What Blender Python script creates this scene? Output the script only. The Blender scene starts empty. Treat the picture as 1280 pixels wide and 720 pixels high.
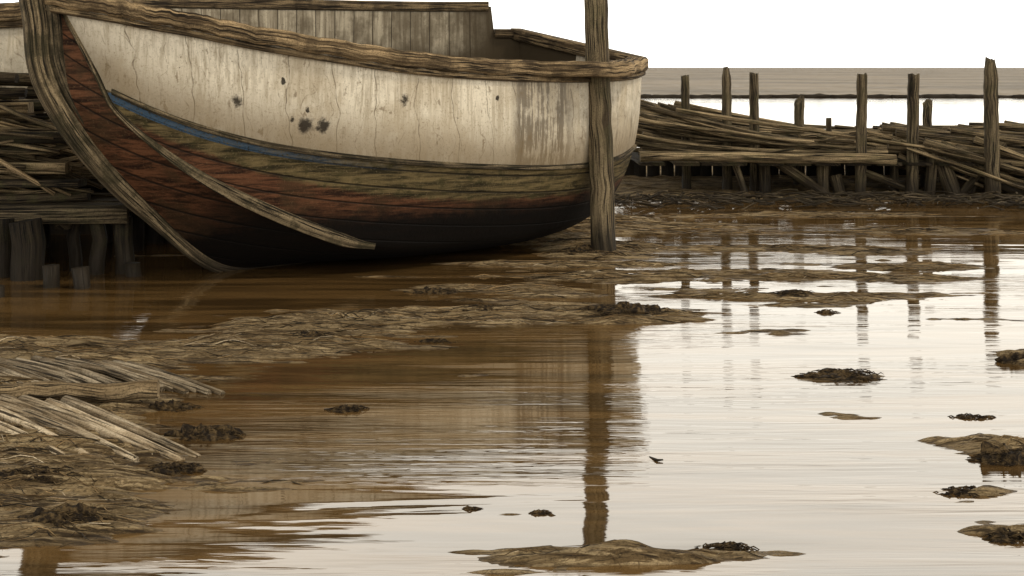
import bpy, math, random
import numpy as np
from mathutils import Vector
random.seed(7); rng=np.random.RandomState(5)
scene=bpy.context.scene
CAMH=1.6; F=1778.0
def g(px,py,z=0.0):
    """ground design position (metres) for image pixel coordinates, projected from the camera"""
    Y=F*(CAMH-z)/(py-84.0); return ((px-640)/F*Y, Y)

# ------------------------------------------------------------ node helpers
class NT:
    def __init__(s,name):
        s.m=bpy.data.materials.new(name); s.m.use_nodes=True
        s.t=s.m.node_tree; s.t.nodes.clear()
        s.out=s.t.nodes.new('ShaderNodeOutputMaterial')
    def n(s,typ,**kw):
        nd=s.t.nodes.new(typ)
        for k,v in kw.items(): setattr(nd,k,v)
        return nd
    def link(s,a,b): s.t.links.new(a,b)
    def setin(s,sock,v):
        if isinstance(v,bpy.types.NodeSocket): s.link(v,sock)
        elif isinstance(v,(tuple,list)) and len(v)==3 and sock.type=='RGBA': sock.default_value=(*v,1)
        else: sock.default_value=v
    def math(s,op,a,b=0.0,c=None,clamp=False):
        nd=s.n('ShaderNodeMath',operation=op,use_clamp=clamp)
        s.setin(nd.inputs[0],a); s.setin(nd.inputs[1],b)
        if c is not None: s.setin(nd.inputs[2],c)
        return nd.outputs[0]
    def mix(s,f,a,b,mode='MIX'):
        nd=s.n('ShaderNodeMix',data_type='RGBA',blend_type=mode)
        s.setin(nd.inputs[0],f); s.setin(nd.inputs[6],a); s.setin(nd.inputs[7],b)
        return nd.outputs[2]
    def step(s,x,lo,hi):
        nd=s.n('ShaderNodeMapRange',interpolation_type='SMOOTHSTEP')
        s.setin(nd.inputs[0],x); s.setin(nd.inputs[1],lo); s.setin(nd.inputs[2],hi)
        return nd.outputs[0]
    def noise(s,vec,scale=5,detail=4,rough=.6,dist=0.0,mp=None):
        if mp is not None:
            mm=s.n('ShaderNodeMapping'); s.link(vec,mm.inputs[0]); mm.inputs['Scale'].default_value=mp; vec=mm.outputs[0]
        nd=s.n('ShaderNodeTexNoise'); s.link(vec,nd.inputs['Vector'])
        nd.inputs['Scale'].default_value=scale; nd.inputs['Detail'].default_value=min(detail,5)
        nd.inputs['Roughness'].default_value=rough; nd.inputs['Distortion'].default_value=dist
        return nd.outputs[0]
    def attr(s,name):
        nd=s.n('ShaderNodeAttribute'); nd.attribute_name=name; return nd
    def sep(s,v):
        nd=s.n('ShaderNodeSeparateXYZ'); s.link(v,nd.inputs[0]); return nd.outputs
    def bump(s,h,strength=.5,dist=.01,normal=None):
        nd=s.n('ShaderNodeBump'); s.link(h,nd.inputs['Height']); nd.inputs['Strength'].default_value=strength
        nd.inputs['Distance'].default_value=dist
        if normal is not None: s.link(normal,nd.inputs['Normal'])
        return nd.outputs[0]
    def bsdf(s,col,rough=.8,normal=None,spec=.3):
        nd=s.n('ShaderNodeBsdfPrincipled')
        s.setin(nd.inputs['Base Color'],col); s.setin(nd.inputs['Roughness'],rough)
        nd.inputs['Specular IOR Level'].default_value=spec
        if normal is not None: s.link(normal,nd.inputs['Normal'])
        s.link(nd.outputs[0],s.out.inputs[0]); return nd

# weathered wood : uses uv (u round, v along) in metres
def wood(name,light,dark,moss=(.07,.065,.025),mossamt=.3,wetz=.25,crack=1.0,spec=.2):
    k=NT(name)
    uv=k.attr('uvm').outputs['Vector']; geo=k.n('ShaderNodeNewGeometry'); pos=geo.outputs['Position']
    a=k.noise(uv,1,5,.72,.08,(30,1.0,1)); b=k.noise(uv,1,3,.6,.05,(90,2.5,1)); c=k.noise(pos,5,4,.65)
    tint=k.sep(uv)[2]
    fr=k.step(a,.36,.64)
    col=k.mix(fr,dark,light)
    cr=k.step(b,.38,.48)
    col=k.mix(k.math('SUBTRACT',1,cr),col,tuple(x*.12 for x in dark))
    col=k.mix(k.math('MULTIPLY',k.step(c,.46,.62),mossamt),col,moss)
    fine=k.noise(pos,110,2,.6); col=k.mix(k.math('MULTIPLY',k.step(fine,.45,.7),.55),col,tuple(x*.35 for x in dark))
    t=k.math('FRACT',tint); br=k.math('MULTIPLY_ADD',t,.95,.45)
    cb=k.n('ShaderNodeCombineXYZ'); [k.link(br,cb.inputs[i]) for i in range(3)]
    col=k.mix(1.0,col,cb.outputs[0],'MULTIPLY')
    h=k.math('ADD',k.math('MULTIPLY',a,.6),k.math('MULTIPLY',cr,.6))
    h=k.math('ADD',h,k.math('MULTIPLY',fine,.2))
    nrm=k.bump(h,.9*crack,.014)
    rough=.88
    if wetz>0:
        z=k.sep(pos)[2]; wn=k.math('MULTIPLY_ADD',c,.3,-.15)
        wet=k.math('SUBTRACT',1,k.step(k.math('ADD',z,wn),wetz*.4,wetz+.1))
        col=k.mix(k.math('MULTIPLY',wet,.8),col,(.018,.012,.006)); rough=k.math('MULTIPLY_ADD',wet,-.3,.88)
    k.bsdf(col,rough,nrm,spec)
    return k.m
M_post=wood('wood_weathered_post',(.23,.175,.10),(.045,.031,.017),mossamt=.3)
M_branch=wood('wood_bare_branch',(.38,.28,.155),(.055,.037,.018),mossamt=.3,wetz=.15)
M_log=wood('wood_driftwood',(.40,.29,.16),(.11,.072,.034),moss=(.16,.105,.05),mossamt=.3,wetz=.0)
M_straw=wood('reed_straw',(.34,.23,.11),(.12,.075,.033),moss=(.10,.06,.026),mossamt=.5,wetz=.0,crack=.4)
M_pale=wood('wood_pale_branch',(.66,.54,.37),(.24,.17,.095),moss=(.2,.135,.065),mossamt=.5,wetz=0)
M_dark=wood('wood_dark_timber',(.075,.055,.031),(.015,.010,.006),mossamt=.4)
M_rim=wood('wood_gunwale',(.44,.31,.165),(.075,.048,.023),moss=(.035,.022,.011),mossamt=.6,wetz=-1)
M_stem=wood('wood_stem',(.28,.21,.12),(.045,.032,.017),moss=(.03,.026,.011),mossamt=.7,wetz=.1)

# ------------------------------------------------------------ mesh accumulators
class Acc:
    def __init__(s): s.v=[];s.f=[];s.uv=[]
    def tube(s,pts,rad,n=9,rough=.12,cap=True,squash=1.0,tint=None):
        pts=[Vector(p) for p in pts]; L=len(pts); base=len(s.v)
        if tint is None: tint=random.random()*.98
        off=random.random()*50; ph=[1+random.uniform(-rough,rough) for _ in range(n)]
        al=0; vert=abs((pts[-1]-pts[0]).normalized().z)>.9; sh=0 if vert else n//2
        for i,p in enumerate(pts):
            d=(pts[min(i+1,L-1)]-pts[max(i-1,0)]).normalized()
            up=Vector((0,0,1)) if not vert else Vector((1,0,0))
            a=d.cross(up).normalized(); b=a.cross(d).normalized()
            if i: al+=(p-pts[i-1]).length
            r=rad[i] if isinstance(rad,(list,tuple)) else rad
            for j in range(n):
                th=2*math.pi*j/n; rr=r*ph[j]*(1+random.uniform(-rough,rough)*.4)
                s.v.append(p+a*math.cos(th)*rr+b*math.sin(th)*rr*squash)
                s.uv.append((off+((j+sh)%n)/n*6.28*r,al+off,tint+math.floor(off)))
        for i in range(L-1):
            for j in range(n):
                q=base+i*n+j; w=base+i*n+(j+1)%n
                s.f.append((q,w,w+n,q+n))
        if cap:
            s.f.append(tuple(base+j for j in range(n))[::-1]); s.f.append(tuple(base+(L-1)*n+j for j in range(n)))
    def sweep(s,pts,A,B,sec,tint=None,scale=None):
        n=len(sec);L=len(pts);base=len(s.v); off=random.random()*50; al=0
        if tint is None: tint=random.random()*.98
        per=[0]
        for j in range(n): per.append(per[-1]+math.dist(sec[j],sec[(j+1)%n]))
        for i in range(L):
            if i: al+=(Vector(pts[i])-Vector(pts[i-1])).length
            sc=scale[i] if scale else 1
            for j in range(n):
                s.v.append(Vector(pts[i])+Vector(A[i])*sec[j][0]*sc+Vector(B[i])*sec[j][1]*sc)
                s.uv.append((off+per[j],al+off,tint+math.floor(off)))
        for i in range(L-1):
            for j in range(n):
                q=base+i*n+j;w=base+i*n+(j+1)%n
                s.f.append((q,w,w+n,q+n))
        s.f.append(tuple(base+j for j in range(n))[::-1]); s.f.append(tuple(base+(L-1)*n+j for j in range(n)))
    def plank(s,p0,p1,w,t,segs=8,wob=.006,tint=None):
        p0=Vector(p0);p1=Vector(p1);d=(p1-p0).normalized()
        up=Vector((0,0,1)) if abs(d.z)<.9 else Vector((0,-1,0))
        a=d.cross(up).normalized(); b=a.cross(d).normalized()
        pts=[p0.lerp(p1,i/segs)+a*random.uniform(-wob,wob)+b*random.uniform(-wob,wob)*.3 for i in range(segs+1)]
        e=min(w,t)*.12
        sec=[(-w/2+e,-t/2),(w/2-e,-t/2),(w/2,-t/2+e),(w/2,t/2-e),(w/2-e,t/2),(-w/2+e,t/2),(-w/2,t/2-e),(-w/2,-t/2+e)]
        s.sweep(pts,[a]*len(pts),[b]*len(pts),sec,tint)
    def build(s,name,mat,parent=None,smooth=True):
        me=bpy.data.meshes.new(name); me.from_pydata([tuple(v) for v in s.v],[],s.f)
        at=me.attributes.new('uvm','FLOAT_VECTOR','POINT'); at.data.foreach_set('vector',np.array(s.uv,dtype=np.float32).ravel())
        if smooth:
            me.polygons.foreach_set('use_smooth',[len(p.vertices)==4 for p in me.polygons])
        me.materials.append(mat); me.update()
        o=bpy.data.objects.new(name,me); scene.collection.objects.link(o)
        if parent: o.parent=parent
        return o
def empty(name):
    o=bpy.data.objects.new(name,None); scene.collection.objects.link(o); return o

def cr(P,t):
    n=len(P)-1; x=min(max(t,0),1)*n; i=min(int(x),n-1); f=x-i
    p0=P[max(i-1,0)];p1=P[i];p2=P[i+1];p3=P[min(i+2,n)]
    return [ .5*((2*b)+(-a+c)*f+(2*a-5*b+4*c-d)*f*f+(-a+3*b-3*c+d)*f**3) for a,b,c,d in zip(p0,p1,p2,p3)]
def sm(x,a,b):
    t=min(max((x-a)/(b-a),0),1); return t*t*(3-2*t)

# ------------------------------------------------------------ BOAT
R=[(.0,.04,2.12),(.35,.38,2.04),(.5,.5,2.0),(.8,.68,1.94),(1.2,.88,1.85),(1.8,1.08,1.75),(2.4,1.2,1.67),(3.1,1.27,1.62),(4.1,1.25,1.595),(4.85,1.13,1.61),(5.35,.86,1.65)]
C=[(.12,.06,2.0),(.3,.2,1.565),(.42,.3,1.277),(.75,.48,.942),(1.15,.65,.662),(1.75,.82,.372),(2.25,.92,.212),(3,1.0,.18),(4,1.0,.2),(4.7,.85,.3),(5.25,.6,.42)]
K=[(-.06,0,1.95),(-.02,0,1.6),(.12,0,1.3),(.38,0,.95),(.8,0,.53),(1.4,0,.05),(2.1,0,0),(3,0,0),(4,0,0),(4.75,0,.03),(5.2,0,.15)]
L1s=[.0,.38,.65,1.15,1.75,2.4,3.1,3.7,4.3,4.8,5.2,5.6]; L1z=[1.72,1.44,1.26,1.08,.955,.87,.81,.775,.76,.79,.86,.94]
L2s=[.0,.48,1.15,2.1,3.1,4.3,5.2,5.6]; L2z=[1.5,1.22,.86,.64,.54,.50,.60,.66]
def smooth_tab(S,Zv):
    c=np.polyfit(S,Zv,5); return lambda s: np.polyval(c,min(max(s,0),5.6))
fL1=smooth_tab(L1s,L1z); fL2=smooth_tab(L2s,L2z)

def hull_mat(name):
    k=NT(name); h=k.attr('hull').outputs['Vector']; bd=k.attr('bands').outputs['Vector']
    s_,w_,z_=k.sep(h); d1,d2,gv=k.sep(bd)
    sk=k.math('MULTIPLY_ADD',z_,.14,s_)
    wob=k.noise(h,2.5,2); sk2=k.math('MULTIPLY_ADD',wob,.22,sk)
    fr=k.math('FRACT',k.math('MULTIPLY',sk2,3.1))
    seam=k.math('SUBTRACT',1,k.step(k.math('ABSOLUTE',k.math('SUBTRACT',fr,.5)),.004,.016))
    fr3=k.math('FRACT',k.math('MULTIPLY_ADD',wob,1.3,k.math('MULTIPLY',sk2,7.3)))
    seamb=k.math('SUBTRACT',1,k.step(k.math('ABSOLUTE',k.math('SUBTRACT',fr3,.5)),.010,.03))
    bid=k.n('ShaderNodeTexWhiteNoise',noise_dimensions='1D'); k.link(k.math('FLOOR',k.math('MULTIPLY_ADD',sk2,3.1,.5)),bid.inputs['W'])
    streak=k.noise(h,1,5,.7,.2,(24,24,1.2)); big=k.noise(h,2.2,4,.65); fine=k.noise(h,60,3,.7); med=k.noise(h,9,5,.72,.3)
    cream=k.mix(k.step(streak,.36,.60),(.43,.365,.265),(.76,.68,.535))
    cream=k.mix(k.math('MULTIPLY',bid.outputs[0],.25),cream,(.56,.49,.375))
    cream=k.mix(k.math('MULTIPLY',k.step(big,.46,.64),.5),cream,(.41,.33,.22))
    bare=k.math('MULTIPLY',k.step(s_,2.9,3.7),k.step(k.math('ADD',k.math('MULTIPLY',streak,.6),k.math('MULTIPLY',med,.4)),.44,.58))
    bare=k.math('MAXIMUM',k.math('MULTIPLY',bare,.45),k.math('MULTIPLY',k.math('MULTIPLY',k.step(s_,3.3,3.45),k.math('SUBTRACT',1,k.step(s_,3.9,4.2))),k.step(k.math('ADD',streak,k.math('MULTIPLY',med,.35)),.56,.72)))
    cream=k.mix(k.math('MULTIPLY',bare,.9),cream,(.13,.105,.075))
    chip=k.step(k.math('ADD',k.math('MULTIPLY',med,.6),k.math('MULTIPLY',streak,.4)),.57,.63)
    cream=k.mix(k.math('MULTIPLY',chip,.7),cream,(.18,.13,.075))
    cream=k.mix(k.math('MULTIPLY',k.step(fine,.54,.67),.42),cream,(.20,.15,.09))
    cream=k.mix(k.math('MULTIPLY',k.math('MULTIPLY',seam,k.step(med,.35,.55)),.65),cream,(.10,.075,.045))
    cream=k.mix(k.math('MULTIPLY',k.math('MULTIPLY',seamb,k.step(med,.4,.6)),.5),cream,(.16,.12,.075))
    low=k.math('SUBTRACT',1,k.step(k.math('MULTIPLY_ADD',streak,-.55,d1),-.25,.14))
    cream=k.mix(k.math('MULTIPLY',low,.75),cream,(.18,.13,.072))
    for (hs,hz,hr) in [(1.12,1.35,.058),(1.60,1.17,.085),(1.72,1.17,.062),(1.50,1.22,.030),(2.35,1.36,.055),(1.42,1.50,.016),(1.60,1.27,.02),(.75,1.6,.012),(3.2,1.36,.012),(2.8,1.2,.010)]:
        dx=k.math('SUBTRACT',s_,hs);dz=k.math('SUBTRACT',z_,hz)
        dd=k.math('SQRT',k.math('ADD',k.math('MULTIPLY',k.math('MULTIPLY',dx,dx),1.3),k.math('MULTIPLY',dz,dz)))
        dd=k.math('ADD',dd,k.math('MULTIPLY_ADD',med,.2,-.10))
        cream=k.mix(k.math('MULTIPLY',k.math('SUBTRACT',1,k.step(dd,hr*.3,hr)),.93),cream,(.018,.013,.009))
    grain=k.noise(h,1,5,.72,.4,(2.2,5,30))
    pf=k.math('FRACT',k.math('MULTIPLY',d1,7.2)); pseam=k.math('SUBTRACT',1,k.step(k.math('ABSOLUTE',k.math('SUBTRACT',pf,.5)),.02,.07))
    green=k.mix(k.step(grain,.36,.64),(.018,.014,.006),(.145,.105,.046))
    green=k.mix(k.math('MULTIPLY',k.step(med,.48,.66),.7),green,(.036,.031,.011))
    green=k.mix(k.math('MULTIPLY',k.step(fine,.55,.7),.5),green,(.19,.145,.078))
    red=k.mix(k.step(grain,.36,.64),(.018,.008,.004),(.125,.052,.024))
    red=k.mix(k.math('MULTIPLY',k.step(big,.46,.6),.65),red,(.040,.024,.011))
    red=k.mix(k.math('MULTIPLY',k.step(fine,.55,.7),.4),red,(.15,.088,.044))
    e2=k.math('ADD',d2,k.math('MULTIPLY_ADD',med,.1,-.05))
    lower=k.mix(k.step(e2,-.02,.03),red,green)
    lower=k.mix(k.math('MULTIPLY',pseam,.8),lower,(.008,.006,.004))
    lower=k.mix(gv,lower,k.mix(k.math('MULTIPLY',pseam,.8),red,(.008,.006,.004)))
    shade_lev=k.math('MULTIPLY_ADD',k.step(s_,.5,1.6),.36,.0)
    undershade=k.math('SUBTRACT',1,k.step(k.math('SUBTRACT',k.math('ADD',z_,k.math('MULTIPLY_ADD',med,.16,-.08)),shade_lev),.02,.24))  # shade under the hull painted into the bottom colour, near black amidships and aft
    undershade=k.math('MAXIMUM',undershade,k.math('MULTIPLY',gv,k.step(s_,.7,1.5)))
    lower=k.mix(k.math('MULTIPLY',undershade,.98),lower,(.003,.0022,.0015))
    blue=k.math('MULTIPLY',k.math('MULTIPLY',k.step(d1,-.080,-.070),k.math('SUBTRACT',1,k.step(d1,-.02,-.01))),k.math('SUBTRACT',1,k.step(k.math('MULTIPLY_ADD',med,1.6,s_),1.3,3.4)))
    blue=k.math('MULTIPLY',blue,k.math('SUBTRACT',1,gv))
    lower=k.mix(k.math('MULTIPLY',blue,k.math('MULTIPLY',k.step(fine,.3,.52),.9)),lower,(.045,.085,.135))
    e1=k.math('ADD',d1,k.math('MULTIPLY_ADD',fine,.012,-.006))
    isup=k.math('MULTIPLY',k.step(e1,-.01,.0),k.math('SUBTRACT',1,gv))
    col=k.mix(isup,lower,cream)
    hgt=k.math('ADD',k.math('MULTIPLY',k.math('SUBTRACT',1,k.math('MULTIPLY',seam,.5)),isup),k.math('MULTIPLY',k.math('SUBTRACT',1,pseam),k.math('SUBTRACT',1,isup)))
    hgt=k.math('ADD',hgt,k.math('MULTIPLY',med,.7)); hgt=k.math('ADD',hgt,k.math('MULTIPLY',fine,.4)); hgt=k.math('ADD',hgt,k.math('MULTIPLY',streak,.5))
    k.bsdf(col,k.math('MULTIPLY_ADD',isup,.1,.75),k.bump(hgt,.6,.012),.12)
    return k.m
def inner_mat():
    k=NT('boat_inner_boards'); h=k.attr('hull').outputs['Vector']; s_,w_,z_=k.sep(h)
    streak=k.noise(h,1,5,.7,.2,(20,20,1.2)); big=k.noise(h,3,4,.65); fine=k.noise(h,60,3,.7)
    fr=k.math('FRACT',k.math('MULTIPLY',s_,4.6)); seam=k.math('SUBTRACT',1,k.step(k.math('ABSOLUTE',k.math('SUBTRACT',fr,.5)),.015,.04))
    c=k.mix(k.step(streak,.35,.65),(.16,.128,.085),(.42,.36,.26)); c=k.mix(k.math('MULTIPLY',k.step(big,.42,.6),.7),c,(.10,.077,.048))
    c=k.mix(k.math('MULTIPLY',seam,.85),c,(.03,.022,.014)); c=k.mix(k.math('MULTIPLY',k.step(fine,.55,.7),.5),c,(.07,.05,.03))
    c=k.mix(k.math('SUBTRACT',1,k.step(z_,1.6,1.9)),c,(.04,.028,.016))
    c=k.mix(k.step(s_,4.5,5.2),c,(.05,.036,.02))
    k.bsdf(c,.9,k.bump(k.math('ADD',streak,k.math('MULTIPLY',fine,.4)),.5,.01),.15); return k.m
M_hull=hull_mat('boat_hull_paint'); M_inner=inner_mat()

def build_boat(name,B0,ang,sc,raised=True,posts=True):
    root=empty(name); u=(math.cos(ang),math.sin(ang)); n=(math.sin(ang),-math.cos(ang))
    def W(s,w,z): return Vector((B0[0]+(u[0]*s+n[0]*w)*sc,B0[1]+(u[1]*s+n[1]*w)*sc,z*sc))
    NS,MV,MB=200,44,16
    def rimpt(t,sd):
        s,w,z=cr(R,t)
        if sd<0 and raised:
            z=max(z,2.08+.14*t) if t<.945 else 1.95
            z= z if t>.03 else 2.12
        return s,w,z
    def sect(t,sd,inset=0.0):
        r=rimpt(t,sd); c=cr(C,t); kk=cr(K,t); out=[]
        b=.015+.13*sm(c[0],1.0,3.2)
        for j in range(MV+1):
            v=j/MV; s=r[0]+(c[0]-r[0])*v; w=r[1]+(c[1]-r[1])*v+b*4*v*(1-v)*(.6+.8*v)/1.2; z=r[2]+(c[2]-r[2])*v
            out.append((s,w,z))
        for j in range(1,MB+1):
            v=j/MB; bb=.05*sm(c[0],1.5,3.2)*4*v*(1-v)
            out.append((c[0]+(kk[0]-c[0])*v,c[1]*(1-v)+bb,c[2]+(kk[2]-c[2])*v-bb))
        return [(s,sd*max(w-inset,.004),z) for s,w,z in out]
    def skin(nm,sds,inset,mat,flip,transom=True):
        V=[];Fc=[];H=[];Bd=[]
        def add(p,bot):
            V.append(tuple(W(*p))); H.append(p)
            Bd.append((p[2]-fL1(p[0]),p[2]-fL2(p[0]),bot)); return len(V)-1
        for sd in sds:
            rows=[]
            for i in range(NS+1):
                rows.append([add(p,1.0 if j>MV else 0.0) for j,p in enumerate(sect(i/NS,sd,inset))])
            for i in range(NS):
                for j in range(MV+MB):
                    q=(rows[i][j],rows[i+1][j],rows[i+1][j+1],rows[i][j+1])
                    Fc.append(q if (sd>0)==flip else q[::-1])
        if transom:
            A=sect(1,1,inset);B=sect(1,-1,inset); KX=24; gr=[]
            for j in range(MV+MB+1):
                row=[]
                for q in range(KX+1):
                    f=q/KX; row.append(add(tuple(a+(b-a)*f for a,b in zip(A[j],B[j])),0.0))
                gr.append(row)
            for j in range(MV+MB):
                for q in range(KX):
                    Fc.append((gr[j][q],gr[j][q+1],gr[j+1][q+1],gr[j+1][q]))
        me=bpy.data.meshes.new(nm); me.from_pydata(V,[],Fc)
        for an,dat in (('hull',H),('bands',Bd)):
            at=me.attributes.new(an,'FLOAT_VECTOR','POINT'); at.data.foreach_set('vector',np.array(dat,dtype=np.float32).ravel())
        me.polygons.foreach_set('use_smooth',[True]*len(me.polygons)); me.materials.append(mat)
        o=bpy.data.objects.new(nm,me); scene.collection.objects.link(o); o.parent=root
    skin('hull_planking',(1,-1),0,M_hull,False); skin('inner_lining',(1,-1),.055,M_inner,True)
    up=Vector((0,0,1))
    def rimpath(sd,t0,t1,dz=0,N=150):
        P=[];A=[]
        for i in range(N+1):
            t=t0+(t1-t0)*i/N; s,w,z=rimpt(t,sd); P.append(W(s,sd*w,z+dz))
        for i in range(N+1):
            d=P[min(i+1,N)]-P[max(i-1,0)]; d.z=0; d.normalize()
            A.append(Vector((d.y,-d.x,0))*sd)
        return P,A
    def rect(a0,a1,b0,b1,e=.012): return [(a0+e,b0),(a1-e,b0),(a1,b0+e),(a1,b1-e),(a1-e,b1),(a0+e,b1),(a0,b1-e),(a0,b0+e)]
    ac=Acc()
    P,A=rimpath(1,0,1)
    secs=rect(-.13*sc,.06*sc,-.075*sc,.05*sc,.022)
    n8=len(secs);base=len(ac.v);al=0; per=[0]
    for j in range(n8): per.append(per[-1]+math.dist(secs[j],secs[(j+1)%n8]))
    for i,(p,a) in enumerate(zip(P,A)):
        t=i/(len(P)-1); s=cr(R,t)[0]; bump=.22*math.exp(-((s-4.25)/.50)**4) if posts else 0
        wob=.005*math.sin(i*.7)+random.uniform(-.004,.004)
        if i: al+=(p-P[i-1]).length
        for j,(x,y) in enumerate(secs):
            xx=x+(bump if x>0 else 0); q=p+a*xx+up*(y+wob+random.uniform(-.003,.003)); ac.v.append(q); ac.uv.append((per[j]+3,al,.66))
    for i in range(len(P)-1):
        for j in range(n8):
            q=base+i*n8+j;w=base+i*n8+(j+1)%n8; ac.f.append((q,w,w+n8,q+n8))
    ac.f.append(tuple(base+j for j in range(n8))[::-1]); ac.f.append(tuple(base+(len(P)-1)*n8+j for j in range(n8)))
    ac.sweep(P,A,[up]*len(P),rect(.004,.034*sc,-.125*sc,-.078*sc,.01),tint=.3)
    if raised:
        P,A=rimpath(-1,0.03,.94); ac.sweep(P,A,[up]*len(P),rect(-.07,.07,-.05,.05),tint=.15)
        P,A=rimpath(-1,.95,1.0,N=20); ac.sweep(P,A,[up]*len(P),rect(-.09,.055,-.055,.035),tint=.3)
    else:
        P,A=rimpath(-1,0,1); ac.sweep(P,A,[up]*len(P),rect(-.11,.055,-.055,.035),tint=.4)
    a_=rimpt(1,1); b_=rimpt(1,-1); uu=Vector((u[0],u[1],0))
    N=16; Pt=[W(a_[0]+.0,a_[1]*(1-2*i/N),a_[2]+(b_[2]-a_[2])*i/N) for i in range(N+1)]
    ac.sweep(Pt,[uu]*(N+1),[up]*(N+1),rect(-.09*sc,.065*sc,-.07*sc,.045*sc),tint=.45)
    ac.build('gunwale',M_rim,root)
    ac=Acc(); P=[];A=[]
    for i in range(141):
        t=.17+.83*i/140; S=sect(t,1)[:MV+1]
        for a,b in zip(S,S[1:]):
            fa=a[2]-fL1(a[0]); fb=b[2]-fL1(b[0])
            if fb<=0: 
                q=fa/(fa-fb) if fa>fb else 0; P.append(W(*[x+(y-x)*q for x,y in zip(a,b)])); break
    N=len(P)
    for i in range(N):
        d=P[min(i+1,N-1)]-P[max(i-1,0)]; d.z=0; d.normalize(); A.append(Vector((d.y,-d.x,0)))
    ac.sweep(P,A,[up]*N,rect(-.01,.026*sc,-.024*sc,.02*sc,.008),tint=.25); ac.build('rubbing_strake',M_stem,root)
    for sd in (1,-1):
        ac=Acc(); P=[];A=[];B=[];S=[]
        te=.60
        for i in range(91):
            t=te*i/90; s,w,z=cr(C,t); P.append(W(s,sd*w,z))
        for i in range(91):
            d=(P[min(i+1,90)]-P[max(i-1,0)]).normalized(); o=Vector((n[0]*sd,n[1]*sd,-.25)); o=(o-d*o.dot(d)).normalized()
            A.append(o);B.append(d.cross(o)); S.append((.62+.5*sm(i/90,.35,.8))*(1-.5*sm(i/90,.9,1)))
        ac.sweep(P,A,B,rect(-.03*sc,.012*sc,-.05*sc,.045*sc,.006),tint=.5,scale=S); ac.build('bilge_rail',M_stem,root)
    ac=Acc(); KK=[(-.16,0,2.75),(-.12,0,2.3)]+K
    P=[];A=[];B=[];S=[]
    for i in range(161):
        s,w,z=cr(KK,i/160); P.append(W(s,0,z))
    nn=Vector((n[0],n[1],0))
    for i in range(161):
        d=(P[min(i+1,160)]-P[max(i-1,0)]).normalized(); A.append(nn); o=d.cross(nn)
        if o.dot(Vector((-u[0],-u[1],-.6)))<0: o=-o
        B.append(o); S.append(1-.35*sm(i/160,.45,.55))
    ac.sweep(P,A,B,rect(-.06*sc,.06*sc,-.09*sc,.09*sc,.014),tint=.55,scale=S)
    ac.sweep([p for p in P[:72]],A[:72],B[:72],rect(-.085*sc,.085*sc,-.15*sc,-.05*sc,.012),tint=.05)
    ac.build('stem_and_keel',M_stem,root)
    ac=Acc()
    for i in range(3,24):
        t=i/24
        for sd in (1,-1):
            S=[p for p in sect(t,sd,.055+.02)[2:MV-2:2] if p[2]<(1.62 if sd<0 else 9)]; P=[W(*p) for p in S]; L=len(P)
            if L>2: ac.sweep(P,[uu]*L,[nn]*L,rect(-.025,.025,-.02,.02,.006))
    for t in (.5,.68,.84):
        s,w,z=cr(R,t); ac.plank(W(s,w-.14,1.33),W(s,-w+.14,1.33),.24,.045)
    for q in range(-4,5):
        ac.plank(W(1.9,q*.14,.5),W(5.0,q*.14,.5),.12,.03)
    ac.build('frames_and_thwarts',M_dark,root)
    return W
ANG=math.radians(42)
W=build_boat('wooden_boat',(-3.35,10.2),ANG,1.0)
build_boat('wooden_boat',(-11.2,13.7),math.radians(3),1.3,raised=False,posts=False)

# ------------------------------------------------------------ posts
def post(name,x,y,z0,z1,r,lean=(0,0),top='chisel',mat=M_post,parent=None,n=14,tint=None):
    ac=Acc(); L=22; P=[];Rr=[]
    for i in range(L+1):
        f=i/L; P.append((x+lean[0]*f+random.uniform(-.006,.006)*min(1,r*8),y+lean[1]*f,z0+(z1-z0)*f)); Rr.append(r*(1.08-.16*f)*random.uniform(.96,1.04))
    ac.tube(P,Rr,n,.10,tint=tint)
    base=len(ac.v)-n
    for j in range(n):
        th=2*math.pi*j/n; v=ac.v[base+j]
        if top=='chisel': v.z+=r*(.9*math.cos(th-.8))+random.uniform(-.2,.5)*r
        elif top=='point': v.z+=r*random.uniform(-.3,1.1)
        else: v.z+=random.uniform(-.3,.3)*r
        if top=='point': v.x=P[-1][0]+(v.x-P[-1][0])*.6
    return ac.build(name,mat,parent)
post('mooring_post',.80,12.17,-.4,2.64,.096,(-.10,.0),'flat',n=18,tint=.66)
for (px,yt,yb,w,dY,top) in [(859,95,232,11,.9,'flat'),(909,88,235,12,.6,'point'),(944,92,236,12,.5,'flat'),(998,127,235,13,1.6,'chisel'),
    (1075,92,243,14,0,'flat'),(1139,93,243,16,0,'flat'),(1156,130,240,13,1.4,'chisel'),(1242,80,250,18,-.2,'point'),(1037,148,230,7,1.2,'flat'),(1330,100,250,15,0,'flat'),(1420,90,250,15,0,'chisel')]:
    Y=17.4+dY; X=(px-640)/F*Y; post('wooden_post',X,Y,-.4,CAMH-(yt-84)/F*Y,w/2/F*Y,(random.uniform(-.04,.04),0),top,tint=random.uniform(.1,.6))

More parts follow.
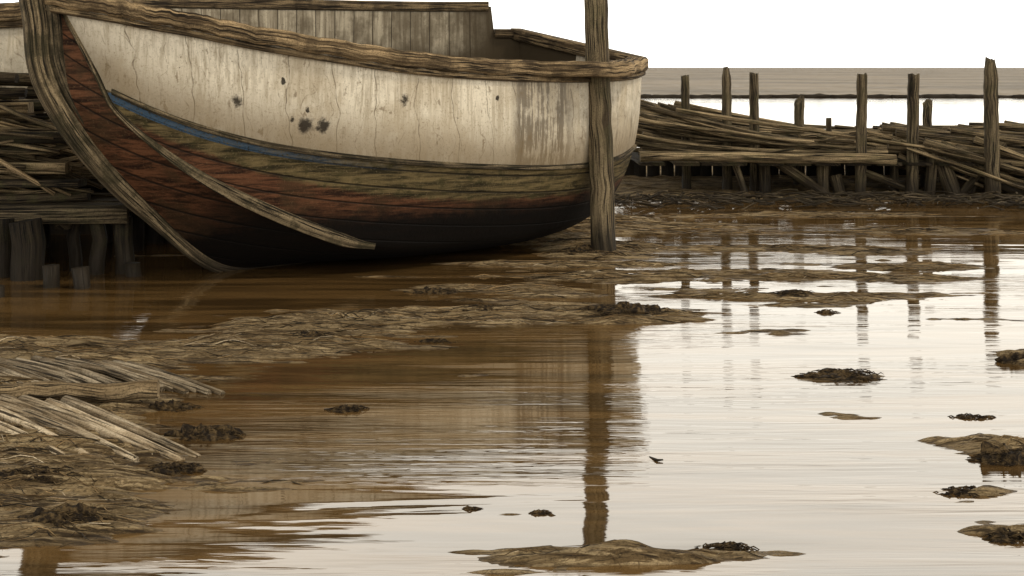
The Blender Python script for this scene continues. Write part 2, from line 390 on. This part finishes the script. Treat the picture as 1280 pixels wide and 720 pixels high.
# ------------------------------------------------------------ jetty (right)
jet=empty('derelict_jetty'); ac=Acc()
def X(px,Y): return (px-640)/F*Y
def Z(py,Y): return CAMH-(py-84)/F*Y
ac.tube([(X(800+i*32,17.2),17.2,Z(195+i*.35,17.2)+random.uniform(-.01,.01)) for i in range(11)],[.062]*11,10,.1,tint=.8)
ac.tube([(X(800+i*50,18.6),18.6,Z(190,18.6)) for i in range(11)],[.06]*11,8,.1,tint=.1)
ac.tube([(X(1110+i*40,17.5),17.5,Z(182+i*3,17.5)) for i in range(8)],[.05]*8,8,.1,tint=.3)
ac.build('beam',M_branch,jet)
ac=Acc()
for (px,yt,yb,w,ln) in [(958,205,250,15,0),(1030,203,252,15,0),(1052,220,252,16,.06),(1165,188,250,14,-.05),(1190,198,252,22,.12),(1120,200,245,10,0),(1215,205,250,12,-.1),(930,205,244,9,0.1)]:
    Y=17.3+random.uniform(0,.4); P=[(X(px,Y)-ln+ln*2*(1-f),Y+.1*f,Z(yb+20,Y)+(Z(yt,Y)-Z(yb+20,Y))*f) for f in [i/6 for i in range(7)]]
    ac.tube(P,w/2/F*Y,10,.12)
for a,b,w in [((972,203),(1042,252),13),((1080,215),(1160,246),9),((1175,190),(1290,240),16),((1195,185),(1300,218),12),((1210,215),(1285,246),12),((1255,180),(1190,246),10)]:
    Y=17.6; P=[(X(a[0]+(b[0]-a[0])*f,Y),Y-.2*f,Z(a[1]+(b[1]-a[1])*f,Y)) for f in [i/6 for i in range(7)]]
    ac.tube(P,w/2/F*Y,9,.12)
ac.build('stumps_and_struts',M_post,jet)
ac=Acc()
for i in range(17):
    x=1.7+i*.36+random.uniform(-.1,.1); ac.plank((x,17.3,.42),(x+random.uniform(-.1,.1),20.4,.42),.3,.04)
for i in range(44):
    x=.9+i*.19; ac.plank((x,20.45,-.3),(x+random.uniform(-.03,.03),20.45,.40+random.uniform(-.08,.02)),.18,.04,4,tint=.02)
ac.build('deck_and_backing',M_dark,jet)

def branch(ac,p0,p1,r0,r1,sag=.1,seg=10,n=7,wig=.03,tint=None):
    p0=Vector(p0);p1=Vector(p1);P=[];Rr=[];ph=random.random()*6;ph2=random.random()*6;kx=random.uniform(-1,1)
    L=(p1-p0).length
    for i in range(seg+1):
        f=i/seg; p=p0.lerp(p1,f)
        p.z+=-sag*4*f*(1-f)+wig*math.sin(ph+f*5)*.6; p.y+=wig*math.sin(ph2+f*4)+kx*.08*L*f*(1-f)
        P.append(p); Rr.append(r0+(r1-r0)*f)
    ac.tube(P,Rr,n,.08,tint=tint)
def pile(name,items,mat):
    ac=Acc()
    for it in items: branch(ac,*it[:4],**it[4])
    return ac.build(name,mat)
def U(a,b): return random.uniform(a,b)
it=[]
for i in range(120):
    f=i/120; Y=U(17.6,20.5); xs=X(U(770,850),Y); zt=1.15-.62*((i*.618)%1)+U(-.04,.04)
    L=U(1.6,3.6); z1=.50+.10*U(0,1)+ .02; x1=xs+L
    it.append(((xs,Y,max(zt,.5)),(x1,Y+U(-.5,.5),max(z1+ (zt-.5)*max(0,(1-L/3.3))*.6,.48)),U(.020,.036),U(.012,.022),dict(sag=U(0.02,.14))))
for i in range(70):
    Y=U(17.7,20.5); xs=X(U(930,1130),Y); it.append(((xs,Y,U(.5,.78)),(xs+U(.8,2.2),Y+U(-.4,.4),U(.46,.76)),U(.02,.036),U(.012,.022),dict(sag=U(-.05,.05))))
pile('branch_pile',it,M_branch)
it=[]
for i in range(120):
    Y=U(17.6,20.3); xs=X(U(1100,1260),Y); zs=U(.35,.84); L=U(1.4,3.4)
    it.append(((xs,Y,zs),(xs+L,Y+U(-.5,.3),max(.1,zs-L*U(.02,.2))),U(.022,.044),U(.014,.026),dict(sag=U(-.05,.08))))
for i in range(60):
    Y=U(17.4,20); xs=X(U(1240,1500),Y); zs=U(.2,.75); L=U(1.4,3)
    it.append(((xs,Y,zs),(xs+L,Y+U(-.5,.3),max(.1,zs+L*U(-.12,.1))),U(.025,.05),U(.014,.03),dict(sag=U(-.05,.08))))
for i in range(14):
    Y=U(17.2,17.7); xs=X(U(1080,1240),Y); it.append(((xs,Y,U(.5,.75)),(xs+U(.8,1.8),Y-.2,U(.1,.3)),U(.025,.05),.02,dict(sag=.02)))
pile('branch_pile',it,M_branch)
it=[]
for i in range(420):
    x=U(1.0,8.5); y=16.5+U(-.4,.8)+.15*math.sin(x*2); it.append(((x,y,U(.0,.10)),(x+U(-.6,.6),y+U(-.15,.15),U(.0,.08)),U(.006,.018),.005,dict(sag=-.02,seg=5,n=5)))
pile('driftwood_twigs',it,M_branch)

# ------------------------------------------------------------ dock + timber pile (left)
dock=empty('wooden_dock'); ac=Acc()
for i in range(13):
    y=11.05+i*.19; ac.plank((-8.5,y,.50+U(-.01,.01)),(-2.98+U(-.12,.05)-i*.03,y,.50+U(-.01,.01)),.16,.05,16)
ac.plank((-8.5,10.93,.44),(-2.95,10.93,.46),.07,.12,14,tint=.3)
ac.build('deck_boards',M_post,dock)
ac=Acc()
for (x,y,r) in [(-3.9,10.9,.11),(-3.66,10.75,.13),(-3.42,11.15,.05),(-3.2,11.0,.06),(-3.02,11.05,.07),(-4.5,11.0,.1),(-5.4,11.0,.1),(-3.3,12.4,.09),(-4.2,12.6,.1),(-3.75,13,.09),(-6.4,11,.1),(-7.6,11,.1)]:
    ac.tube([(x+U(-.02,.02),y,-.4+.84*i/5) for i in range(6)],r,10,.1,tint=.05)
for x in (-3.5,-4.6,-5.8): ac.plank((x,11.05,.40),(x,13.4,.40),.12,.12)
for (x,y,t) in [(-3.35,10.35,.16),(-3.12,10.3,.15),(-2.9,10.9,.10),(-3.6,9.9,.08)]:
    ac.tube([(x+U(-.01,.01),y,-.4+(t+.4)*i/4) for i in range(5)],.06,10,.15,tint=.05)
for i in range(48):  # added plank wall behind the dock, blocks bright sky and its reflection
    x=-8.5+i*.165; hh=1.05 if x<-2.4 else .45; ac.plank((x,13.6,-.3),(x+U(-.02,.02),13.6,hh+U(-.06,.06)),.175,.04,4,tint=.02)
for i in range(16):  # lower row of the added light-blocking planks
    x=-3.4+i*.165; ac.plank((x,12.9+.02*i,-.3),(x,12.9+.02*i,.38+U(-.05,.05)),.16,.04,4,tint=.02)
ac.build('piles_and_sky_block',M_dark,dock)
ac=Acc();ac2=Acc();ac3=Acc()
for lay in range(9):
    z=.58+lay*.115
    for q in range(6):
        y=11.15+q*.42+U(-.1,.1); xe=-3.05-lay*.06-U(0,.55)-(.25 if lay>4 else 0); tgt=ac if random.random()<.6 else ac2
        L=U(2.2,4.5); dz=U(-.06,.12)
        if random.random()<.4: tgt.plank((xe-L,y+U(-.3,.3),z+dz),(xe,y,z),U(.12,.22),U(.05,.1))
        else: branch(tgt,(xe-L,y+U(-.3,.3),z+dz),(xe,y,z),U(.05,.09),U(.025,.06),sag=U(-.06,.06),n=9)
for i in range(90):
    xe=-3.0-U(0,.9);y=U(10.95,12.2); branch(ac2 if i%2 else ac3,(xe-U(1.2,3),y+U(-.2,.2),U(.62,1.5)),(xe,y,U(.58,1.15)),U(.015,.034),U(.01,.02),sag=U(-.08,.1))
tp=empty('timber_pile'); ac.build('dark_timbers',M_dark,tp); ac2.build('branches',M_branch,tp); ac3.build('pale_branches',M_log,tp)

# ------------------------------------------------------------ terrain
def perlin(x,y,seed=0):
    r=np.random.RandomState(seed); tab=r.rand(256,256)*2*np.pi
    xi=np.floor(x).astype(int);yi=np.floor(y).astype(int);xf=x-xi;yf=y-yi
    def gd(ix,iy,dx,dy):
        a=tab[ix&255,iy&255]; return np.cos(a)*dx+np.sin(a)*dy
    u=xf*xf*xf*(xf*(xf*6-15)+10);v=yf*yf*yf*(yf*(yf*6-15)+10)
    a=gd(xi,yi,xf,yf);b=gd(xi+1,yi,xf-1,yf);c=gd(xi,yi+1,xf,yf-1);d=gd(xi+1,yi+1,xf-1,yf-1)
    return 1.4*((a+(b-a)*u)+((c+(d-c)*u)-(a+(b-a)*u))*v)
def fbm(x,y,o=5,seed=0,r=.5):
    s=0;a=1
    for i in range(o): s=s+a*perlin(x*2**i,y*2**i,seed+i); a*=r
    return s
ELL=[(20,560,200,95,1.5),(-40,465,300,50,1.5),(-150,620,330,110,1.5),(60,645,190,50,1.1),(330,432,230,28,1.2),(470,402,270,18,1.1),(640,388,220,15,1.05),
 (820,343,380,14,.9),(620,362,190,14,.95),(1010,372,290,11,.95),(1150,352,180,9,.85),(790,394,120,12,1.1),(1056,470,110,8,.85),(1255,568,75,22,1.1),
 (1215,614,70,7,.85),(1050,562,110,5,.65),(1270,662,120,16,1.0),(790,704,240,20,1.0),(760,312,90,12,1.5),(1275,450,60,16,1.0),(1010,522,110,5,.7),
 (430,508,70,9,.95),(950,312,380,12,.85),(1150,290,280,8,.85),(870,285,180,8,.85),(250,318,160,8,.7),(1180,402,110,5,.75),(660,640,110,6,.65),(330,575,130,14,.75),
 (1260,500,60,6,.8),(980,415,130,5,.7),(560,300,200,14,1.0),(1130,330,220,9,.85),(960,715,150,9,.6),(1000,270,330,6,.85),(720,330,200,8,.9),(280,600,170,12,.8),(700,280,110,14,2.2),(660,296,80,9,1.8),(240,470,140,14,.9),(560,470,60,5,.6)]
def height(x,y):
    xw=x+.18*fbm(x*1.0,y*2.5,4,40); yw=y+.20*fbm(x*.8,y*2.5,4,50)
    reg=np.clip((y-6.4)/3.0,0,1)*np.clip((x+.9)/1.2,0,1)*np.clip((16-y)/2,0,1)
    m=-.35+.40*reg
    for (px,py,hw,hh,a) in ELL:
        cx,cy=g(px,py); rx=hw*cy/F; ry=abs(g(px,py-hh)[1]-g(px,py+hh)[1])/2
        q=((xw-cx)/rx)**2+((yw-cy)/ry)**2
        m=np.maximum(m,a*np.exp(-q*.9)*1.25-.35)
    bank=np.clip((y-16.4)/1.2,0,1)*np.clip((x-.4)/1.2,0,1)*np.clip((26-y)/3,0,1); m=np.maximum(m,bank*1.7-.35)
    bars=fbm(x*.40+.2*y,y*4.2,4,3); fine=fbm(x*1.1,y*15,4,11); lump=np.abs(fbm(x*1.6+.5*y,y*11,4,21)); gr=fbm(x*7,y*30,3,31)
    mm=np.clip(m+.35,0,1.2)
    h=-.030+.044*(m)+.019*bars+.014*fine*(.30+mm)
    h+=mm*(.024*lump+.006*gr)
    return h
xs=np.concatenate([np.linspace(-30,-5,40)[:-1],np.arange(-5,5.5,.021),np.linspace(5.5,11,140)[1:],np.linspace(11,40,40)[1:]])
ys=[-6,-2,0,1.5,2.6,3.3]
while ys[-1]<24: ys.append(ys[-1]+max(.012,.0034*ys[-1]))
ys=np.array(ys+[27,32,45,70]); 
GX,GY=np.meshgrid(xs,ys); H=height(GX,GY)
H=np.where(GY>26,-.6,H)
H=np.where((GY<3.2)&(H>.02),.02,H)
def gridmesh(name,GX,GY,H,mat):
    r,c=GX.shape; co=np.stack([GX,GY,H],-1).reshape(-1,3).astype(np.float32)
    me=bpy.data.meshes.new(name); me.vertices.add(r*c); me.vertices.foreach_set('co',co.ravel())
    idx=np.arange(r*c).reshape(r,c); q=np.stack([idx[:-1,:-1],idx[:-1,1:],idx[1:,1:],idx[1:,:-1]],-1).reshape(-1,4)
    me.loops.add(q.size); me.loops.foreach_set('vertex_index',q.ravel().astype(np.int32)); me.polygons.add(len(q))
    me.polygons.foreach_set('loop_start',(np.arange(len(q))*4).astype(np.int32)); me.polygons.foreach_set('loop_total',np.full(len(q),4,dtype=np.int32))
    me.update(calc_edges=True); me.validate(); me.polygons.foreach_set('use_smooth',[True]*len(me.polygons)); me.materials.append(mat)
    o=bpy.data.objects.new(name,me); scene.collection.objects.link(o); return o
k=NT('mud'); geo=k.n('ShaderNodeNewGeometry'); pos=geo.outputs['Position']; z=k.sep(pos)[2]
n1=k.noise(pos,1,5,.7,.3,(1.3,8,3)); n2=k.noise(pos,1,4,.75,0,(45,80,50)); n3=k.noise(pos,1,5,.75,.6,(4,42,14)); n4=k.noise(pos,1,3,.6,0,(.8,2.6,1))
col=k.mix(k.step(n1,.38,.60),(.13,.083,.036),(.33,.232,.115))
col=k.mix(k.math('MULTIPLY',k.step(n3,.51,.58),.85),col,(.52,.385,.21))
col=k.mix(k.math('MULTIPLY',k.math('SUBTRACT',1,k.step(n3,.40,.475)),.88),col,(.028,.017,.008))
col=k.mix(k.math('MULTIPLY',k.step(n2,.53,.61),.6),col,(.045,.028,.012))
col=k.mix(k.math('MULTIPLY',k.step(n4,.52,.66),.4),col,(.07,.045,.02))
wet=k.math('SUBTRACT',1,k.step(k.math('MULTIPLY_ADD',n2,.010,z),.004,.014))
col=k.mix(k.math('MULTIPLY',wet,.45),col,(.08,.045,.017))
hh=k.math('ADD',k.math('MULTIPLY',n3,1.3),k.math('MULTIPLY',n2,.7)); hh=k.math('ADD',hh,k.math('MULTIPLY',n1,.6))
k.bsdf(col,k.math('MULTIPLY_ADD',wet,-.4,.8),k.bump(hh,1.0,.03),.2); M_mud=k.m
gridmesh('mud_flat',GX,GY,H,M_mud)

# ------------------------------------------------------------ water / sea
def water_mat(name,base,ior,b1,b2,sea=False):
    k=NT(name); geo=k.n('ShaderNodeNewGeometry'); pos=geo.outputs['Position']
    if sea:
        a=k.noise(pos,1,5,.65,.3,(.10,.25,1)); b=k.noise(pos,1,3,.6,.2,(.5,1.2,1))
    else:
        a=k.noise(pos,1,3,.5,.6,(.5,2.6,1)); b=k.noise(pos,1,3,.62,.4,(1.5,17,1))
    amp=k.noise(pos,1,2,.5,0,(.3,1.1,1)); am=k.step(amp,.40,.60)
    h=k.math('ADD',k.math('MULTIPLY',a,b1),k.math('MULTIPLY',k.math('MULTIPLY',b,b2),k.math('MULTIPLY_ADD',am,.95,.12)))
    nrm=k.bump(h,1.0,1.0)
    c=k.noise(pos,1,4,.65,.3,(.4,3.6,1) if not sea else (.03,.03,1)); col=k.mix(k.step(c,.40,.60),base,tuple(x*(.4 if not sea else .55) for x in base))
    d=k.n('ShaderNodeBsdfDiffuse'); k.setin(d.inputs[0],col)
    gl=k.n('ShaderNodeBsdfGlossy'); k.setin(gl.inputs[0],(1,.97,.915)); gl.inputs['Roughness'].default_value=.03 if not sea else .2; k.link(nrm,gl.inputs['Normal'])
    fr=k.n('ShaderNodeFresnel'); fr.inputs[0].default_value=ior; k.link(nrm,fr.inputs['Normal'])
    mx=k.n('ShaderNodeMixShader'); f=fr.outputs[0]
    if sea: f=k.math('MULTIPLY',f,.24)
    k.link(f,mx.inputs[0]);k.link(d.outputs[0],mx.inputs[1]);k.link(gl.outputs[0],mx.inputs[2]);k.link(mx.outputs[0],k.out.inputs[0]); return k.m
M_water=water_mat('muddy_water',(.135,.076,.026),2.35,.007,.0034); M_sea=water_mat('sea_water',(.22,.17,.11),1.5,.6,.25,True)
def quad(name,x0,x1,y0,y1,z,mat):
    me=bpy.data.meshes.new(name); me.from_pydata([(x0,y0,z),(x1,y0,z),(x1,y1,z),(x0,y1,z)],[],[(0,1,2,3)]); me.materials.append(mat)
    o=bpy.data.objects.new(name,me); scene.collection.objects.link(o); return o
quad('water',-3000,3000,-40,6000,0,M_water); quad('sea',-3000,3000,76,6000,.02,M_sea)
ac=Acc()
for i in range(60):
    x=-20+i*1.6; ac.tube([(x+j*.34,75+U(-.1,.1),.02+U(0,.05)) for j in range(6)],[U(.08,.14) for _ in range(6)],7,.2)
ac.build('breakwater',M_dark)

# ------------------------------------------------------------ seaweed / mud clumps
k=NT('seaweed'); geo=k.n('ShaderNodeNewGeometry'); pos=geo.outputs['Position']; a=k.noise(pos,30,5,.7)
k.bsdf(k.mix(k.step(a,.42,.66),(.014,.009,.005),(.12,.078,.034)),.75,k.bump(a,1,.02),.15); M_weed=k.m
def clump(px,py,wpx,hpx):
    cx,cy=g(px,py+hpx*.25); rx=wpx/2*cy/F; hz=hpx*.44*cy/F; ry=rx*.6
    ac=Acc(); V=ac.v; nu,nv=48,18
    hb=float(height(np.array([cx]),np.array([cy]))[0]); hb=max(hb,-.005)
    s=rng.randint(1000); 
    for i in range(nv+1):
        for j in range(nu):
            ph=i/nv*math.pi/2; th=2*math.pi*j/nu
            x=math.sin(ph)*math.cos(th);y=math.sin(ph)*math.sin(th);zz=math.cos(ph)
            V.append([x,y,zz])
    A=np.array(V); nz=fbm(A[:,0]*2.2+s,A[:,1]*2.2+A[:,2],4,7); nz2=fbm(A[:,0]*7+s,A[:,1]*7,3,17)
    ac.v=[Vector((cx+rx*v[0]*(1+.5*q),cy+ry*v[1]*(1+.4*q),hb-.012+hz*1.15*(v[2]**2.2)*(1+.7*q+.4*q2))) for v,q,q2 in zip(A,nz,nz2)]
    ac.uv=[(0,0,0)]*len(ac.v)
    for i in range(nv):
        for j in range(nu): ac.f.append((i*nu+j,(i+1)*nu+j,(i+1)*nu+(j+1)%nu,i*nu+(j+1)%nu))
    for q in range(int(20+wpx*.5)):
        th=U(0,6.28);r=U(.2,1.1);x=cx+rx*r*math.cos(th);y=cy+ry*r*math.sin(th);z0=hb+hz*max(0,1-r*r)*.8
        L=U(.02,.08); dth=U(-.4,.4)
        ac.tube([(x,y,z0+.002),(x+L*.5*math.cos(dth),y+L*.4*math.sin(dth),z0+U(.0,.01)),(x+L*math.cos(dth),y+L*math.sin(dth),max(z0-.01,hb))],[.002,.0025,.001],4,.1,False)
    ac.build('seaweed_clump',M_weed)
for c in [(785,388,110,22),(1050,467,100,15),(1255,567,90,34),(1205,612,80,14),(1030,388,24,11),(540,362,70,13),(605,385,70,10),(385,421,70,15),(215,582,90,22),(255,537,90,30),
          (75,650,110,34),(212,505,60,22),(430,509,50,16),(905,683,80,14),(1258,667,70,24),(668,640,22,8),(582,634,12,8),(1272,448,50,18),(540,425,50,8),(725,315,60,14),(1210,520,50,6),(990,370,50,8),(40,600,90,18)]:
    clump(*c)

# fibrous strands and reed litter lying on the mud
def strands(name,mat,N,lo,Lr,rr,seed):
    rg=np.random.RandomState(seed); X0=rg.uniform(-5,6,N*16); Y0=3.7+12.6*rg.uniform(0,1,N*16)**1.25
    L=rg.uniform(Lr[0],Lr[1],len(X0))*(.5+Y0/12)
    ok=(np.abs(X0)<.42*Y0+.4)&(height(X0,Y0)>lo)&(height(X0-L*.45,Y0)>lo-.006)&(height(X0+L*.45,Y0)>lo-.006)
    X0=X0[ok][:N];Y0=Y0[ok][:N];L=L[ok][:N]; M=7
    th=rg.normal(0,.10,len(X0)); ph=rg.uniform(0,6,len(X0)); am=rg.uniform(.01,.04,len(X0))
    T=np.linspace(-.5,.5,M)[None,:]; PX=X0[:,None]+T*L[:,None]*np.cos(th)[:,None]; PY=Y0[:,None]+T*L[:,None]*np.sin(th)[:,None]+am[:,None]*np.sin(ph[:,None]+T*7)
    PZ=np.maximum(height(PX,PY),-.002)+.0005
    ac=Acc()
    for i in range(len(X0)):
        r=U(*rr)*(.5+Y0[i]/12); ac.tube([(PX[i,j],PY[i,j],PZ[i,j]) for j in range(M)],[r*.3]+[r]*(M-2)+[r*.3],5,.15,False,.7)
    ac.build(name,mat)
strands('dried_reeds',M_straw,1900,.002,(.12,.6),(.0012,.0038),3)
strands('dried_reeds',M_dark,700,.002,(.12,.5),(.0012,.0035),4)
strands('dried_reeds',M_pale,500,.006,(.1,.4),(.001,.0025),5)

# ------------------------------------------------------------ foreground left: log, wattle mats half sunk in the mud
ac=Acc(); P=[]
for i in range(15):
    f=i/14; px=-120+f*318; x,y=g(px,512-5*f); P.append((x,y,.072+.008*math.sin(i)))
ac.tube(P,[.045+U(-.003,.003) for _ in P],14,.07,tint=.5); ac.build('driftwood_log',M_log)
it=[]
for i in range(24):
    px=-130+i*15+U(-3,3); a=g(px-55,464+U(-2,2)); b=g(px+62,491+U(-3,3)); fd=max(0,(px-120)/110)
    it.append(((a[0],a[1],.055-.03*fd),(b[0],b[1],.018-.02*fd),U(.019,.025),U(.014,.02),dict(sag=-.015,wig=.004,n=9,tint=U(.0,.4))))
pile('wattle_mat',it,M_pale)
it=[]
for i in range(13):
    px=-170+i*27+U(-5,5); a=g(px-70,516+U(-4,6)); b=g(px+95,572+U(-6,8)); fd=max(0,(px-40)/110)
    it.append(((a[0],a[1],.058),(b[0],b[1],.008-.02*fd),U(.028,.036),U(.020,.026),dict(sag=-.008,wig=.006,n=10,tint=U(.2,.8))))
pile('wattle_mat',it,M_pale)
ac=Acc(); a=g(812,571);b=g(829,577); ac.tube([(a[0],a[1],.0),((a[0]+b[0])/2,b[1],.006),(b[0],b[1],.008)],[.003,.006,.003],6); ac.build('twig',M_dark)

# ------------------------------------------------------------ light
w=bpy.data.worlds.new('World'); scene.world=w; w.use_nodes=True; t=w.node_tree; t.nodes.clear()
SE,SA=55,115   # elevation, azimuth measured clockwise from +Y
sky=t.nodes.new('ShaderNodeTexSky'); sky.sky_type='NISHITA'; sky.sun_disc=False; sky.sun_elevation=math.radians(SE); sky.sun_rotation=math.radians(SA); sky.dust_density=4
hs=t.nodes.new('ShaderNodeHueSaturation'); hs.inputs['Saturation'].default_value=.1; t.links.new(sky.outputs[0],hs.inputs['Color'])
tc=t.nodes.new('ShaderNodeTexCoord'); sp=t.nodes.new('ShaderNodeSeparateXYZ'); t.links.new(tc.outputs['Generated'],sp.inputs[0])
rp=t.nodes.new('ShaderNodeValToRGB'); t.links.new(sp.outputs[2],rp.inputs[0])
rp.color_ramp.elements[0].position=0; rp.color_ramp.elements[0].color=(1,.98,.92,1); rp.color_ramp.elements[1].position=.60; rp.color_ramp.elements[1].color=(.10,.094,.08,1)
e=rp.color_ramp.elements.new(.33); e.color=(1,.965,.89,1)
sc_=t.nodes.new('ShaderNodeVectorMath'); sc_.operation='SCALE'; sc_.inputs['Scale'].default_value=24; t.links.new(rp.outputs[0],sc_.inputs[0])
mx=t.nodes.new('ShaderNodeMix'); mx.data_type='RGBA'; mx.inputs[0].default_value=.85; t.links.new(hs.outputs[0],mx.inputs[6]); t.links.new(sc_.outputs[0],mx.inputs[7])
bg=t.nodes.new('ShaderNodeBackground'); bg.inputs['Strength'].default_value=.10; t.links.new(mx.outputs[2],bg.inputs[0])
wo=t.nodes.new('ShaderNodeOutputWorld'); t.links.new(bg.outputs[0],wo.inputs[0])
sl=bpy.data.lights.new('sun','SUN'); sl.energy=1.5; sl.angle=math.radians(10); sl.color=(1,.91,.75)
so=bpy.data.objects.new('sun',sl); scene.collection.objects.link(so)
az=math.radians(SA); el=math.radians(SE); d=Vector((math.sin(az)*math.cos(el),math.cos(az)*math.cos(el),math.sin(el)))
so.rotation_euler=d.to_track_quat('Z','Y').to_euler(); so.location=d*30
# ------------------------------------------------------------ camera
cam=bpy.data.cameras.new('camera'); co=bpy.data.objects.new('camera',cam); scene.collection.objects.link(co)
co.location=(0,0,CAMH); co.rotation_euler=(math.radians(90),0,0); cam.sensor_width=36; cam.lens=F/1280*36; cam.shift_y=-276/1280; cam.clip_end=10000; cam.clip_start=.1
scene.camera=co
scene.view_settings.view_transform='Standard'; scene.view_settings.look='None'; scene.view_settings.exposure=0
